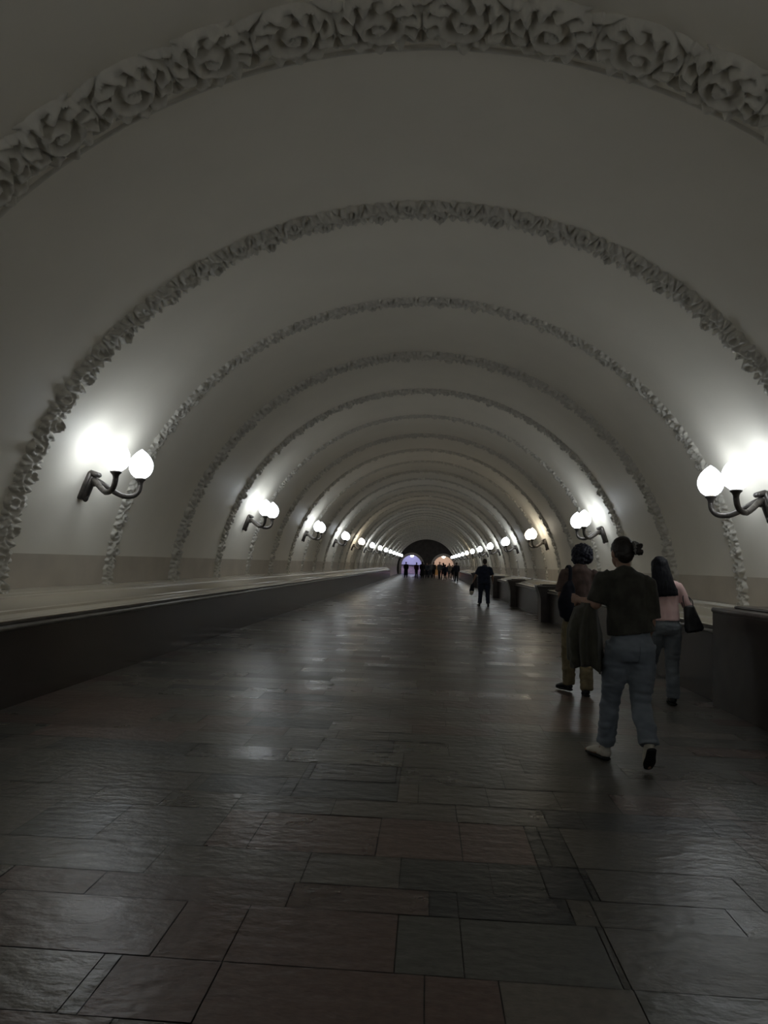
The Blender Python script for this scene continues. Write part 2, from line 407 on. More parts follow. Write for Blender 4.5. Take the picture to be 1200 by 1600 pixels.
# ------------------------------------------------------------------ ledges along both walls
def sweep(prof, y0, y1, cuts=1):
    """a profile in x,z carried along y, closed at both ends"""
    mb = MB(); n = len(prof); P = []; F = []
    for j in range(cuts + 1):
        y = y0 + (y1 - y0) * j / cuts; P += [(p[0], y, p[1]) for p in prof]
    for j in range(cuts):
        for i in range(n): F.append((j * n + i, j * n + (i + 1) % n, (j + 1) * n + (i + 1) % n, (j + 1) * n + i))
    F.append(tuple(range(n - 1, -1, -1))); F.append(tuple(cuts * n + i for i in range(n)))
    return mb.add(P, F)
def wall_x(z, side): return CX + side * math.sqrt(R * R - (z - CZ) ** 2)
def ledge(side, front, h, hb, label, y0, y1, name='stone_ledge', group=None):
    s = side; wx = wall_x(hb, s) + s * .015; f = front
    t = thing(name, label, 'ledge', (f + s * .2, 0, 0), 0, group)
    ox = -(f + s * .2)
    def P(pts): return [(x + ox, z) for x, z in pts]
    # dark face
    sweep(P([(f + s * .05, 0.0), (f + s * .05, h - .10), (wall_x(h - .2, s) - s * .05, h - .10), (wall_x(0.0, s) - s * .05, 0.0)]), y0, y1).build('face', M['ledge_face'], t, False)
    # grey bullnose band under the slab
    nos = [(f + s * .05, h - .10)]
    for i in range(9):
        a = -PI / 2 + PI * i / 8; nos.append((f + s * .028 - s * .028 * math.cos(a), h - .070 + .028 * math.sin(a)))
    sweep(P(nos + [(f + s * .045, h - .036), (f + s * .045, h - .018), (f + s * .12, h - .018), (f + s * .12, h - .10)]), y0, y1).build('nosing', M['ledge_edge'], t, True, 50)
    # pale sloping top with two raised fillets
    w = abs(wx - f); pr = [(f + s * .040 - s * .034 * math.cos(-PI / 2 + PI * i / 8), h - .002 + .016 * math.sin(-PI / 2 + PI * i / 8)) for i in range(9)]
    up = lambda u: h + (hb - h) * (u ** 1.0)
    def bump(u0, du, dz):
        return [(f + s * w * (u0 + du * (.5 - .5 * math.cos(PI * k / 6))), up(u0 + du * k / 6) + dz * math.sin(PI * k / 6)) for k in range(7)]
    pr += [(f + s * (.045 + .02), h + .006)]
    pr += [(f + s * w * u, z + dz) for u, z, dz in ((.27, up(.16), 0), (.275, up(.20), .018), (.30, up(.21), .026), (.33, up(.21), .024), (.68, up(.60), .016), (.685, up(.64), .022), (.72, up(.66), .030), (.75, up(.66), .028), (.80, up(.74), .02))]
    pr += [(f + s * w * .86, hb - .03), (f + s * w * .88, hb), (wx - s * .03, hb + .006), (wx - s * .03, h - .2), (f + s * .10, h - .20), (f + s * .125, h - .10), (f + s * .125, h - .0185)]
    sweep(P(pr), y0, y1).build('top_slab', M['ledge_top'], t, True, 35)
    return t
ledge(-1, -3.92, .84, 1.09, 'long stone ledge with dark face and pale polished top along the unbroken left wall', Y_BACK + .02, 76.0)
for (y0, y1, lab) in [(Y_BACK + .02, 5.60, 'stone ledge on the right wall before the long brown pier, beside the viewer'),
                      (8.54, 20.13, 'dark-faced right-hand ledge with pale top directly beside the walker in pink'),
                      (20.67, 27.43, 'short stretch of right-hand ledge between the two widest flared piers'),
                      (27.97, 34.63, 'short stretch of right-hand ledge just right of the man in navy'),
                      (35.17, 50.13, 'stretch of right-hand ledge hidden mostly behind the man in navy'),
                      (50.67, 76.0, 'farthest stretch of right-hand ledge, left of the man in navy')]:
    ledge(1, 3.35, .90, 1.10, lab, y0, y1, group='ledge stretches along the right wall')

# piers standing out of the right ledge
def pier_mesh(t, half_len):
    L2 = half_len
    body = [(-.17, 0), (-.18, .62), (-.21, .78), (-.265, .93), (-.27, .96), (.42, .96), (.40, .90), (.34, .82), (.26, .78), (.64, .72), (.62, 0)]
    sweep(body, -L2, L2).build('body', M['pier'], t, False)
    MB().box((.07, 0, .995), (.72, 2 * L2, .07), bevel=.022).build('cap', M['pier_cap'], t, True, 35)
    MB().box((.12, 0, 1.045), (.52, 2 * L2 - .08, .03), bevel=.012).build('cap_step', M['pier_cap'], t, True, 35)
# the long nearest block at the right edge of the view
blk = thing('stone_pier', 'long brown stone pier with a stepped cap at the right edge, nearest of the piers', 'pier', (3.47, 7.10, 0))
sweep([(-.15, 0), (-.15, 1.06), (.56, 1.06), (.54, 0)], -1.43, 1.43).build('body', M['pier'], blk, False)
MB().box((.20, 0, 1.085), (.74, 2.87, .06), bevel=.018).build('cap', M['pier_cap'], blk, True, 35)
MB().box((.30, -.05, 1.13), (.52, 2.72, .035), bevel=.012).build('cap_step', M['pier_cap'], blk, True, 35)
PIER = [(20.4, 'flared dark stone pier just left of the curly-haired walker, widest of the far piers'),
        (27.7, 'flared dark stone pier second beyond the curly-haired walker, right of the man in navy'),
        (34.9, 'flared dark stone pier partly hidden behind the right arm of the man in navy'),
        (50.4, 'small far dark stone pier just left of the man in navy, beyond his bag')]
p0 = None
for y, lab in PIER:
    if p0 is None:
        p0 = thing('stone_pier', lab, 'pier', (3.36, y, 0), 0, 'flared stone piers along the right ledge'); pier_mesh(p0, .26)
    else: dup(p0, (3.36, y, 0), 0, lab)

# ------------------------------------------------------------------ wall sconces
def make_sconce(label):
    t = thing('wall_sconce', label, 'wall lamp', (0, 0, 0), 0, 'twin-globe wall sconces')
    tilt = Matrix.Rotation(math.radians(20), 3, 'Y')
    mp = MB()
    mp.box(tilt @ Vector((.012, 0, -.02)), (.07, .17, .36), tilt, .02)
    mp.box(tilt @ Vector((.045, 0, -.02)), (.07, .12, .29), tilt, .02)
    mp.box(tilt @ Vector((.055, 0, .15)), (.12, .15, .06), tilt, .02)
    mp.ell(tilt @ Vector((.085, 0, .06)), (.045, .055, .06))
    mp.ell(tilt @ Vector((.06, 0, -.16)), (.035, .04, .05))
    mp.build('mount_plate', M['bronze'], t)
    for sg in (-1, 1):
        a = MB()
        pts = [(.06, 0, .065), (.14, sg * .055, .025), (.25, sg * .14, -.055), (.36, sg * .235, -.115), (.455, sg * .31, -.105), (.505, sg * .345, -.045), (.52, sg * .35, .03)]
        a.chain(pts, [.040, .037, .034, .033, .032, .032, .032], n=14, sub=6)
        for k in (2, 3):
            a.ell(pts[k], (.036, .036, .036), n=12, m=8)
        arm = a.build('arm', M['bronze'], t)
        MB().lathe([(.026, 0), (.030, .015), (.034, .05), (.045, .075), (.062, .09), (.066, .105), (.060, .112), (.05, .112)], 24, (.52, sg * .35, .01)).build('cup', M['bronze'], arm, True, 40)
        MB().lathe([(.045, 0), (.05, .004), (.05, .022), (.045, .026)], 24, (.52, sg * .35, .116)).build('collar', M['brass'], arm, True, 40)
        pr = [(.046, .0), (.075, .012), (.112, .045), (.136, .09), (.147, .135), (.147, .172), (.136, .215), (.112, .262), (.080, .300), (.048, .330), (.022, .350), (.006, .362)]
        MB().lathe(pr, 22, (.52, sg * .35, .125)).build('globe', M['globe'], t)
    return t
ORD = ['nearest', 'second nearest', 'third nearest', 'fourth nearest', 'fifth', 'sixth', 'seventh', 'eighth', 'ninth', 'tenth', 'eleventh', 'twelfth', 'thirteenth']
def lamp_label(side, k):
    w = 'left' if side < 0 else 'right'
    extra = {(-1, 0): 'large lit twin-globe bronze sconce nearest on the left wall, above the long ledge',
             (1, 0): 'large lit twin-globe bronze sconce nearest on the right wall, cut by the picture edge',
             (1, 1): 'lit twin-globe bronze sconce right above the curly-haired walker on the right wall'}
    if k < 0: return 'lit twin-globe bronze sconce on the %s wall %s the viewer, outside the picture' % (w, 'beside' if k == -1 else 'behind')
    if (side, k) in extra: return extra[(side, k)]
    if k < 4: return 'lit twin-globe bronze sconce, %s along the %s wall' % (ORD[k], w)
    return 'small far lit globe sconce, %s along the %s wall counting from the nearest' % (ORD[k], w)
LZ = 2.335; sc0 = None; n_lamp = 13
for k in [0] + list(range(1, n_lamp)) + [-1, -2]:
    for side in (-1, 1):
        y = RIB0 + RIB_STEP * 1.5 + 3 * RIB_STEP * k
        x = wall_x(LZ, side)
        lz = LZ if side < 0 else LZ - .03
        if sc0 is None: sc0 = make_sconce(lamp_label(side, k)); sc0.location = (x, y, lz)
        else:
            r = dup(sc0, (x, y, lz), 0 if side < 0 else PI, lamp_label(side, k))
            if (side, k) in ((1, 2), (-1, 4), (1, 7)):          # bulbs of a warmer tone
                for c in r.children:
                    if c.name.startswith('globe'): c.material_slots[0].link = 'OBJECT'; c.material_slots[0].material = M['globe_warm']

# ------------------------------------------------------------------ hall beyond the arches
YH = Y_END + .45
def plate(name, c, d, m): return struct(MB().box(c, d).build(name, m, None, False))
plate('wall_hall', (CX, YH + 7.1, 2.7), (9.6, .2, 2.8), M['hall_white'])
plate('wall_hall_base', (CX, YH + 7.05, .64), (9.6, .2, 1.3), M['hall_pink'])
plate('wall_hall_left', (-4.95, YH + 3.5, 2.05), (.2, 7.0, 4.1), M['hall_white'])
plate('wall_hall_right', (4.75, YH + 3.5, 2.05), (.2, 7.0, 4.1), M['hall_white'])
plate('added_light_divider', (0.0, YH + 3.5, 2.05), (.5, 6.98, 4.1), M['hall_white'])  # partition added to keep the cool and warm hall light apart
plate('ceiling_hall', (CX, YH + 3.6, 4.2), (9.8, 7.3, .2), M['hall_white'])
tag(MB().box((-2.35, YH + 6.80, 1.30), (4.2, .12, .14), bevel=.02).build('rail', M['rail']), 'dark horizontal rail across the lavender-lit left archway', 'rail')
col = thing('column', 'slim ochre stone column glowing inside the right archway', 'column', (1.35, YH + 2.0, 0))
MB().lathe([(.30, 0), (.30, .12), (.24, .16), (.22, .3), (.21, 1.25)], 24).build('shaft', M['ochre'], col, True, 40)
MB().box((0, 0, 1.31), (.6, .6, .12), bevel=.03).build('capital', M['ochre'], col, True, 35)
for i, (c, mk, lab) in enumerate([(-2.3, 'cool_lamp', 'bright white lamp hanging in the crown of the lavender left archway'), (2.31, 'warm_lamp', 'bright lamp hanging in the crown of the peach right archway')]):
    t = thing('hanging_lamp', lab, 'lamp', (c, YH + 1.2, 2.62))
    MB().lathe([(.05, -.10), (.15, -.07), (.24, .02), (.26, .07), (.24, .12), (.05, .15)], 28).build('shade', M[mk], t)
    MB().lathe([(.02, .15), (.02, 1.42), (.09, 1.45), (.09, 1.49)], 12).build('stem', M['bronze'], t)

for c, mk, lab in [(-2.6, 'cool_fill', 'unseen fill light added above the hall beyond the lavender left archway'), (2.5, 'warm_fill', 'unseen fill light added above the hall beyond the peach right archway')]:  # out-of-sight fill lights added to brighten the hall walls
    t = thing('added_hall_fill', lab, 'lamp', (c, YH + 4.2, 4.06))
    MB().box((0, 0, .015), (2.7, 2.7, .05), bevel=.015).build('frame', M['rail'], t, True, 35)
    MB().box((0, 0, -.02), (2.5, 2.5, .03)).build('fill_emitter', M[mk], t, False)

# ------------------------------------------------------------------ people
def yaw(v, a, c):
    r = Matrix.Rotation(a, 3, 'Z'); return r @ (Vector(v) - Vector(c)) + Vector(c)
def folds(amp, fz, fx, seed, zlo=-9, zhi=9):
    def f(p):
        n_ = noise.noise(Vector((p.x * fx + seed, p.y * fx, p.z * fz)))
        n2 = noise.noise(Vector((p.x * fx * 2.3 + seed, p.y * fx * 2.3 + 4, p.z * fz * 2.1)))
        return amp * (abs(n_) * 1.6 - .35 + .5 * n2)
    return f
def curls(amp, sc, seed):
    def f(p):
        q = p * sc + Vector((seed, 0, 0))
        return amp * (noise.noise(q) + .6 * noise.noise(q * 2.1))
    return f

DEFAULT = dict(P=(0, 0, .95), W=(0, .0, 1.10), Ch=(0, .01, 1.30), N=(0, .02, 1.50), H=(0, .045, 1.655),
    shL=(-.18, .0, 1.44), elL=(-.24, -.02, 1.16), wrL=(-.23, .08, .93), shR=(.18, .0, 1.44), elR=(.24, -.02, 1.16), wrR=(.23, .08, .93),
    hipL=(-.09, 0, .92), knL=(-.095, .05, .50), anL=(-.10, .0, .10), heL=(-.10, -.05, .0), toL=(-.12, .20, .0),
    hipR=(.09, 0, .92), knR=(.095, .05, .50), anR=(.10, .0, .10), heR=(.10, -.05, .0), toR=(.12, .20, .0))

def hand(mb, wr, el, sgn, curl=.6):
    """palm, four unequal bent fingers and a thumb leaving the side of the palm"""
    wr = Vector(wr); d = (wr - Vector(el)).normalized()
    inward = Vector((-sgn, 0, 0)); n = inward - d * inward.dot(d)
    if n.length < .2: n = Vector((0, 0, -1)) - d * -d.z
    n.normalize(); l = d.cross(n).normalized()
    if l.y < 0 and abs(l.y) > .2: l = -l
    k = wr + d * .085
    mb.chain([wr - d * .01, wr + d * .035, k], [(.027, .022), (.038, .018), (.040, .014)], side=l, n=12, sub=4)
    for i, ln in enumerate((.075, .084, .078, .062)):
        o = k + l * (.030 - .020 * i)
        a = curl * .55; p1 = o + (d * math.cos(a) + n * math.sin(a)) * ln * .45
        a2 = curl * 1.25; p2 = p1 + (d * math.cos(a2) + n * math.sin(a2)) * ln * .32
        a3 = curl * 1.8; p3 = p2 + (d * math.cos(a3) + n * math.sin(a3)) * ln * .24
        mb.chain([o - d * .02, o, p1, p2, p3], [.009, .0092, .0085, .0078, .0068], n=8, sub=2)
    b = wr + d * .03 + l * .026
    mb.chain([b, b + l * .022 + d * .025 + n * .008, b + l * .030 + d * .055 + n * .022], [.012, .0105, .0085], n=8, sub=3)

def pocket(obj, cx, cz, w_, h_, m):
    me = obj.data; n = 12; P = []; F = []; ok = True
    for off in (.006, -.004):
        for k in range(n + 1):
            for i in range(n + 1):
                u = i / n - .5; v = k / n
                x = cx + u * w_; z = cz + v * h_ - (.025 * (1 - abs(u) * 2) * (1 - v))
                hit, loc, nr, _ = obj_ray(me, (x, -1, z))
                if not hit: ok = False; loc = Vector((x, 0, z)); nr = Vector((0, -1, 0))
                P.append(loc + nr * off)
    if not ok: return
    q = n + 1
    for l in (0, 1):
        b = l * q * q
        for k in range(n):
            for i in range(n):
                f = (b + k * q + i, b + k * q + i + 1, b + (k + 1) * q + i + 1, b + (k + 1) * q + i); F.append(f if l == 0 else f[::-1])
    edge = [i for i in range(n)] + [k * q + n for k in range(n)] + [n * q + n - i for i in range(n)] + [(n - k) * q for k in range(n)]
    for a, b in zip(edge, edge[1:] + edge[:1]): F.append((a, b, b + q * q, a + q * q))
    MB().add(P, F).build('back_pocket', m, obj, True, 40)
def obj_ray(me, o):
    from mathutils.bvhtree import BVHTree
    if me.name not in _bvh: _bvh[me.name] = BVHTree.FromPolygons([v.co for v in me.vertices], [p.vertices for p in me.polygons])
    loc, nr, ix, d = _bvh[me.name].ray_cast(Vector(o), Vector((0, 1, 0)))
    return loc is not None, loc, nr, ix
_bvh = {}

def person(name, label, loc, rz, J, mats, hair, voxel=.008, cvoxel=.013, s=1.0, bulk=1.0, face=0.0, sleeve='short', loose=1.0, trouser_w=1.0, shirt_hem=.93, skirt=False, sole=None, hand_curl=.6, group=None, cuff=.08, pockets=None, fold=.008):
    t = thing(name, label, 'person', loc, rz, group); t.scale = (s, s, s)
    j = dict(DEFAULT); j.update(J); V = {k: Vector(v) for k, v in j.items()}
    H = V['H']; B = bulk
    Yw = lambda p: yaw(Vector(p) + H, face, H)
    rot = Matrix.Rotation(face, 3, 'Z')
    # ---- body
    b = MB()
    b.ell(H + Vector((0, 0, .012)), (.076, .093, .108), rot); b.ell(Yw((0, .035, -.055)), (.055, .062, .062), rot); b.ell(Yw((0, .062, -.098)), (.026, .022, .018), rot)
    b.chain([Yw((0, .088, .02)), Yw((0, .105, -.018)), Yw((0, .108, -.032))], [.009, .013, .015], n=10, sub=3)
    for q in (-1, 1):
        b.ell(Yw((q * .078, -.005, -.01)), (.010, .020, .032), rot)
        b.ell(Yw((q * .032, .080, .038)), (.022, .012, .007), rot)
    b.chain([V['N'] - Vector((0, .02, .05)), V['N'] + (H - V['N']) * .35, H + Vector((0, -.01, -.05))], [.060, .054, .052], n=14, sub=4)
    b.chain([V['P'] - Vector((0, 0, .04)), V['P'], V['W'], V['Ch'], (V['Ch'] + V['N']) * .5 + Vector((0, 0, .035)), V['N']],
            [(.135 * B, .095 * B), (.150 * B, .105 * B), (.125 * B, .088 * B), (.148 * B, .105 * B), (.135 * B, .088 * B), (.06, .055)], n=22, sub=5)
    for q, sh, el, wr in ((-1, 'shL', 'elL', 'wrL'), (1, 'shR', 'elR', 'wrR')):
        b.chain([V['Ch'] * .3 + V[sh] * .7, V[sh], (V[sh] + V[el]) * .5, V[el], V[el] * .65 + V[wr] * .35, V[wr]], [.05, .052 * B, .045 * B, .038, .038, .025], n=14, sub=5)
        hand(b, V[wr], V[el], q, hand_curl)
    for h, k, a, he, to in (('hipL', 'knL', 'anL', 'heL', 'toL'), ('hipR', 'knR', 'anR', 'heR', 'toR')):
        b.chain([V[h], V[h] * .5 + V[k] * .5, V[k], V[k] * .65 + V[a] * .35 + Vector((0, -.015, 0)), V[a]], [.085 * B, .068 * B, .050, .048, .034], n=14, sub=5)
        b.chain([V[a], V[he] * .5 + V[to] * .5 + Vector((0, 0, .045)), V[to] + Vector((0, 0, .03))], [(.034, .034), (.032, .026), (.025, .018)], n=10, sub=3)
    fuse(b, 'body', M['skin'], t, voxel, 2)
    for q in (-1, 1): MB().ell(Yw((q * .031, .078, .016)), (.013, .009, .008), rot, 10, 8).build('eye', M['eye'], t)
    MB().ell(Yw((0, .093, -.062)), (.024, .008, .008), rot, 12, 8).build('mouth', M['lips'], t)
    # ---- trousers or skirt
    tr = MB(); w = trouser_w; Bt = B
    tr.chain([V['P'] + (V['W'] - V['P']) * .95, V['P'] + (V['W'] - V['P']) * .5, V['P'] - Vector((0, .01, .03)), V['P'] - Vector((0, .005, .10))], [(.132 * Bt, .098 * Bt), (.150 * Bt, .115 * Bt), (.176 * Bt, .140 * Bt), (.155 * Bt, .115 * Bt)], n=24, sub=4, cap=False)
    for h, k, a in (('hipL', 'knL', 'anL'), ('hipR', 'knR', 'anR')):
        end = V[a] + (V[k] - V[a]).normalized() * (cuff - .06)
        tr.chain([V[h] + Vector((0, 0, .04)), V[h] * .6 + V[k] * .4, V[k], V[k] * .5 + V[a] * .5 + Vector((0, -.01, 0)), end], [(.100 * Bt, .110 * Bt), (.096 * Bt * w, .100 * Bt * w), (.074 * w, .078 * w), (.070 * w, .076 * w), (.068 * w, .076 * w)], n=20, sub=6, cap=False)
    if skirt:
        tr.chain([V['P'], V['P'] * .5 + Vector((0, 0, .25)), V['P'] * .2 + Vector((0, 0, .12))], [(.18, .14), (.22, .2), (.25, .24)], n=24, sub=4, cap=False)
    leg_o = fuse(tr, 'skirt' if skirt else 'trousers', mats['legs'], t, cvoxel, 3, folds(fold, 16, 7, 3.1))
    if pockets:
        for (px, pz) in pockets: pocket(leg_o, px, pz, .125, .135, mats['legs'])
    # ---- shirt
    sh = MB(); Lo = loose
    hemz = V['P'].z + (shirt_hem - .95)
    low = V['P'].copy(); low.z = hemz
    sh.chain([low, low * .5 + (V['W'] * .4 + V['Ch'] * .6) * .5, V['W'] * .4 + V['Ch'] * .6, V['Ch'] + Vector((0, 0, .03)), (V['Ch'] + V['N']) * .5 + Vector((0, -.008, .045)), V['N'] + Vector((0, -.012, .0)), V['N'] + Vector((0, -.005, .025))],
             [(.184 * B * Lo, .148 * B * Lo), (.174 * B * Lo, .138 * B * Lo), (.162 * B * Lo, .125 * B * Lo), (.175 * B, .128 * B), (.155 * B, .108 * B), (.085, .078), (.066, .064)], n=26, sub=5, cap=False)
    for q, s_, e_, w_ in ((-1, 'shL', 'elL', 'wrL'), (1, 'shR', 'elR', 'wrR')):
        c0 = (V['Ch'] + V['N']) * .5 * .45 + V[s_] * .55
        if sleeve == 'long':
            sh.chain([c0, V[s_], (V[s_] + V[e_]) * .5, V[e_], V[e_] * .5 + V[w_] * .5, V[e_] * .06 + V[w_] * .94], [.070, .074 * B, .066 * B, .058 * B, .050, .042], n=16, sub=5, cap=False)
        elif sleeve == 'wide':
            sh.chain([c0, V[s_], (V[s_] + V[e_]) * .5, V[s_] * .06 + V[e_] * .94], [.070, .074, .077, .082], n=18, sub=5, cap=False)
        else:
            sh.chain([c0, V[s_], V[s_] * .6 + V[e_] * .4, V[s_] * .25 + V[e_] * .75], [.070, .074 * B, .071 * B, .072 * B], n=16, sub=5, cap=False)
    fuse(sh, 'shirt', mats['top'], t, cvoxel, 3, folds(.008, 5, 9, 8.7))
    # ---- shoes
    for q, a, he, to in ((-1, 'anL', 'heL', 'toL'), (1, 'anR', 'heR', 'toR')):
        d = (V[to] - V[he]); dl = d.normalized(); up = V[a] - (V[he] + d * .2); up = (up - dl * up.dot(dl)).normalized(); sd = dl.cross(up).normalized()
        m_ = MB(); hz = V[he]
        m_.chain([hz + dl * .03 + up * .060, hz + d * .3 + up * .066, hz + d * .62 + up * .052, hz + d * .86 + up * .040, hz + d * .97 + up * .034], [(.035, .042), (.038, .046), (.044, .036), (.040, .026), (.028, .020)], side=sd, n=14, sub=4)
        m_.chain([hz + d * .2 + up * .05, V[a] + up * .015], [(.038, .044), (.040, .046)], side=sd, n=14, sub=3)
        sho = fuse(m_, 'shoe', mats['shoe'], t, max(cvoxel * .6, .008), 2)
        so = MB().chain([hz + dl * .02 + up * .016, hz + d * .35 + up * .014, hz + d * .68 + up * .014, hz + d * .96 + up * .018], [(.036, .0155), (.038, .0145), (.047, .0145), (.034, .013)], side=sd, n=14, sub=4)
        so.build('sole', mats.get('sole', mats['shoe']), sho)
    # ---- hair
    hm = MB(); hk = hair; hmat = mats['hair']
    if hk == 'short':
        hm.ell(Yw((0, -.012, .030)), (.084, .096, .100), rot); hm.ell(Yw((0, -.045, -.005)), (.072, .060, .085), rot)
        fuse(hm, 'hair', hmat, t, max(voxel * 1.2, .009), 2, curls(.004, 60, 2))
    elif hk == 'curly':
        hm.ell(Yw((0, -.012, .028)), (.128, .128, .120), rot); hm.ell(Yw((-.03, -.045, -.035)), (.105, .085, .085), rot); hm.ell(Yw((.04, -.03, -.02)), (.09, .085, .085), rot)
        fuse(hm, 'hair', hmat, t, .008, 2, curls(.016, 34, 2))
    elif hk == 'long':
        hm.ell(Yw((0, -.012, .030)), (.094, .104, .102), rot)
        hm.chain([Yw((0, -.02, .05)), Yw((0, -.06, -.06)), Yw((.01, -.095, -.18)), Yw((.035, -.115, -.29)), Yw((.04, -.115, -.325))], [(.09, .08), (.110, .075), (.128, .062), (.140, .050), (.135, .040)], n=24, sub=6, cap=False)
        fuse(hm, 'hair', hmat, t, .009, 2, lambda p: .006 * noise.noise(Vector((p.x * 55, p.y * 40, p.z * 4))) + .003 * noise.noise(p * 30))
    elif hk == 'updo':
        hm.ell(Yw((0, -.014, .030)), (.086, .100, .102), rot); hm.ell(Yw((0, -.055, .0)), (.074, .058, .085), rot)
        ho = fuse(hm, 'hair', hmat, t, .007, 2, lambda p: .004 * noise.noise(Vector((p.x * 30, p.y * 30, p.z * 60))))
        bn = MB(); Bw = lambda p: yaw(Vector(p) * .92 + H, face + math.radians(38), H)
        for k, (x, y, z, r) in enumerate([(.0, -.118, .03, .042), (.025, -.135, .05, .026), (-.02, -.138, .015, .026), (.03, -.138, .005, .022), (-.005, -.146, .055, .018)]):
            bn.ell(Bw((x, y, z)), (r, r * .9, r), rot, 12, 8)
        bn.chain([Bw((.0, -.15, .05)), Bw((.01, -.165, .070)), Bw((.02, -.172, .05))], [.018, .014, .008], n=8)
        bn.chain([Bw((-.01, -.15, .01)), Bw((.0, -.172, .00)), Bw((.005, -.176, .018))], [.022, .018, .010], n=8)
        fuse(bn, 'bun', hmat, ho, .007, 2, curls(.008, 50, 4))
        cl = MB()
        for q in (-1, 1):
            cl.chain([Bw((q * .012, -.10, .085)), Bw((q * .040, -.128, .06)), Bw((q * .046, -.138, .025)), Bw((q * .028, -.135, -.012))], [(.020, .006), (.024, .006), (.024, .006), (.014, .005)], side=(0, 0, 1), n=10)
        cl.build('hair_clip', M['clip'], ho)
    return t

M['clip'] = mat('grey_tortoise_clip', (0.20, 0.19, 0.18), 0.35, vary=0.3, vscale=40)
M['hair_black'] = mat('black_hair', (0.012, 0.012, 0.017), 0.6, 0.2, vary=0.3, vscale=60, stretch=(1, 1, .15))
M['hair_brown'] = mat('dark_brown_hair', (0.020, 0.015, 0.013), 0.5, 0.4, vary=0.3, vscale=50)
M['hair_blue'] = mat('blue_black_hair', (0.010, 0.012, 0.024), 0.55, 0.4, vary=0.3, vscale=60)
M['olive_shirt'] = cloth('olive_black_jersey', (0.050, 0.049, 0.041))
M['jeans'] = cloth('faded_blue_denim', (0.150, 0.176, 0.215), second=(0.21, 0.24, 0.28), vscale=5)
M['jeans_dark'] = cloth('grey_blue_denim', (0.13, 0.150, 0.175), second=(0.19, 0.212, 0.235), vscale=6)
M['brown_shirt'] = cloth('brown_jersey', (0.105, 0.072, 0.062))
M['khaki'] = cloth('khaki_twill', (0.20, 0.165, 0.095))
M['pink'] = cloth('pale_pink_cotton', (0.86, 0.60, 0.58), vary=0.06)
M['navy'] = cloth('navy_jersey', (0.016, 0.022, 0.042))
M['black_cloth'] = cloth('black_cloth', (0.012, 0.012, 0.014))
M['jacket'] = cloth('olive_jacket_cloth', (0.050, 0.049, 0.038), second=(0.068, 0.066, 0.052))
M['white_shoe'] = mat('white_leather', (0.52, 0.49, 0.43), 0.5, vary=0.15, vscale=18)
M['black_sole'] = mat('black_rubber', (0.010, 0.010, 0.010), 0.7, 0.3, vary=0.2)
M['black_shoe'] = mat('black_leather', (0.014, 0.014, 0.016), 0.4, vary=0.2)
M['black_bag'] = cloth('black_canvas', (0.008, 0.009, 0.015))
M['black_leather_bag'] = mat('black_bag_leather', (0.010, 0.010, 0.012), 0.35, vary=0.3, vscale=20)

# --- the front walker in jeans
A0 = (1.57, 5.65, 0)
person('person', 'person in dark olive T-shirt and blue jeans walking away, hair clipped up, jacket on arm', A0, 0,
    dict(P=(.018, 0, .93), W=(.005, .0, 1.08), Ch=(-.018, .01, 1.29), N=(-.035, .02, 1.495), H=(-.050, .045, 1.642),
         shL=(-.185, .02, 1.440), elL=(-.245, .02, 1.235), wrL=(-.335, .25, 1.255), shR=(.128, .0, 1.40), elR=(.160, -.01, 1.12), wrR=(.165, .12, .95),
         hipL=(-.075, .01, .90), knL=(-.098, .15, .49), anL=(-.112, .235, .105), heL=(-.100, .175, .0), toL=(-.215, .405, .0),
         hipR=(.100, -.01, .90), knR=(.100, .03, .49), anR=(.113, -.165, .195), heR=(.112, -.235, .200), toR=(.130, -.085, .012)),
    dict(top=M['olive_shirt'], legs=M['jeans'], shoe=M['white_shoe'], sole=M['black_sole'], hair=M['hair_brown']), 'updo',
    voxel=.005, cvoxel=.010, face=math.radians(14), sleeve='wide', loose=1.0, trouser_w=1.04, shirt_hem=1.04, bulk=1.0, hand_curl=.8, cuff=.085, pockets=[(-.075, .80), (.105, .80)], fold=.011)
# jacket hung over the left forearm
def make_jacket():
    t = thing('jacket', 'dark olive jacket draped over the left forearm of the walker in jeans', 'jacket', (A0[0] - .295, A0[1] + .13, .74))
    mb = MB(); n = 72; P = []; F = []; L = 22
    for k in range(L + 1):
        u = k / L; z = .50 - u * .50
        ax = .075 + .045 * min(1, u * 2.2); ay = .125 + .055 * min(1, u * 2)
        if u < .06: ax *= .45; ay *= .85
        cx = -.005 + -.012 * math.sin(u * PI) ; cy = .0
        for i in range(n):
            a = 2 * PI * i / n
            fold = 1 + (.06 + .26 * u) * math.sin(a * 7 + 2.0 * math.sin(u * 2.2) + .8) * (.55 + .45 * math.sin(a * 3 + 1)) + .05 * u * math.sin(a * 13 + 3 * u)
            zz = z + (.030 * math.sin(a * 3 + .5) - .018 * math.cos(a)) * u
            P.append((cx + ax * fold * math.cos(a), cy + ay * fold * math.sin(a), zz))
    for k in range(L):
        for i in range(n): F.append((k * n + i, k * n + (i + 1) % n, (k + 1) * n + (i + 1) % n, (k + 1) * n + i))
    F.append(tuple(range(n - 1, -1, -1))); F.append(tuple(L * n + i for i in range(n)))
    mb.add(P, F); mb.build('cloth', M['jacket'], t)
    sl = MB().chain([(-.06, -.02, .44), (-.105, -.06, .30), (-.10, -.075, .14), (-.085, -.07, .045)], [(.03, .04), (.040, .05), (.042, .05), (.045, .045)], n=18, sub=6)
    fuse(sl, 'sleeve', M['jacket'], t, .008, 2, folds(.007, 12, 9, 1.2))
make_jacket()

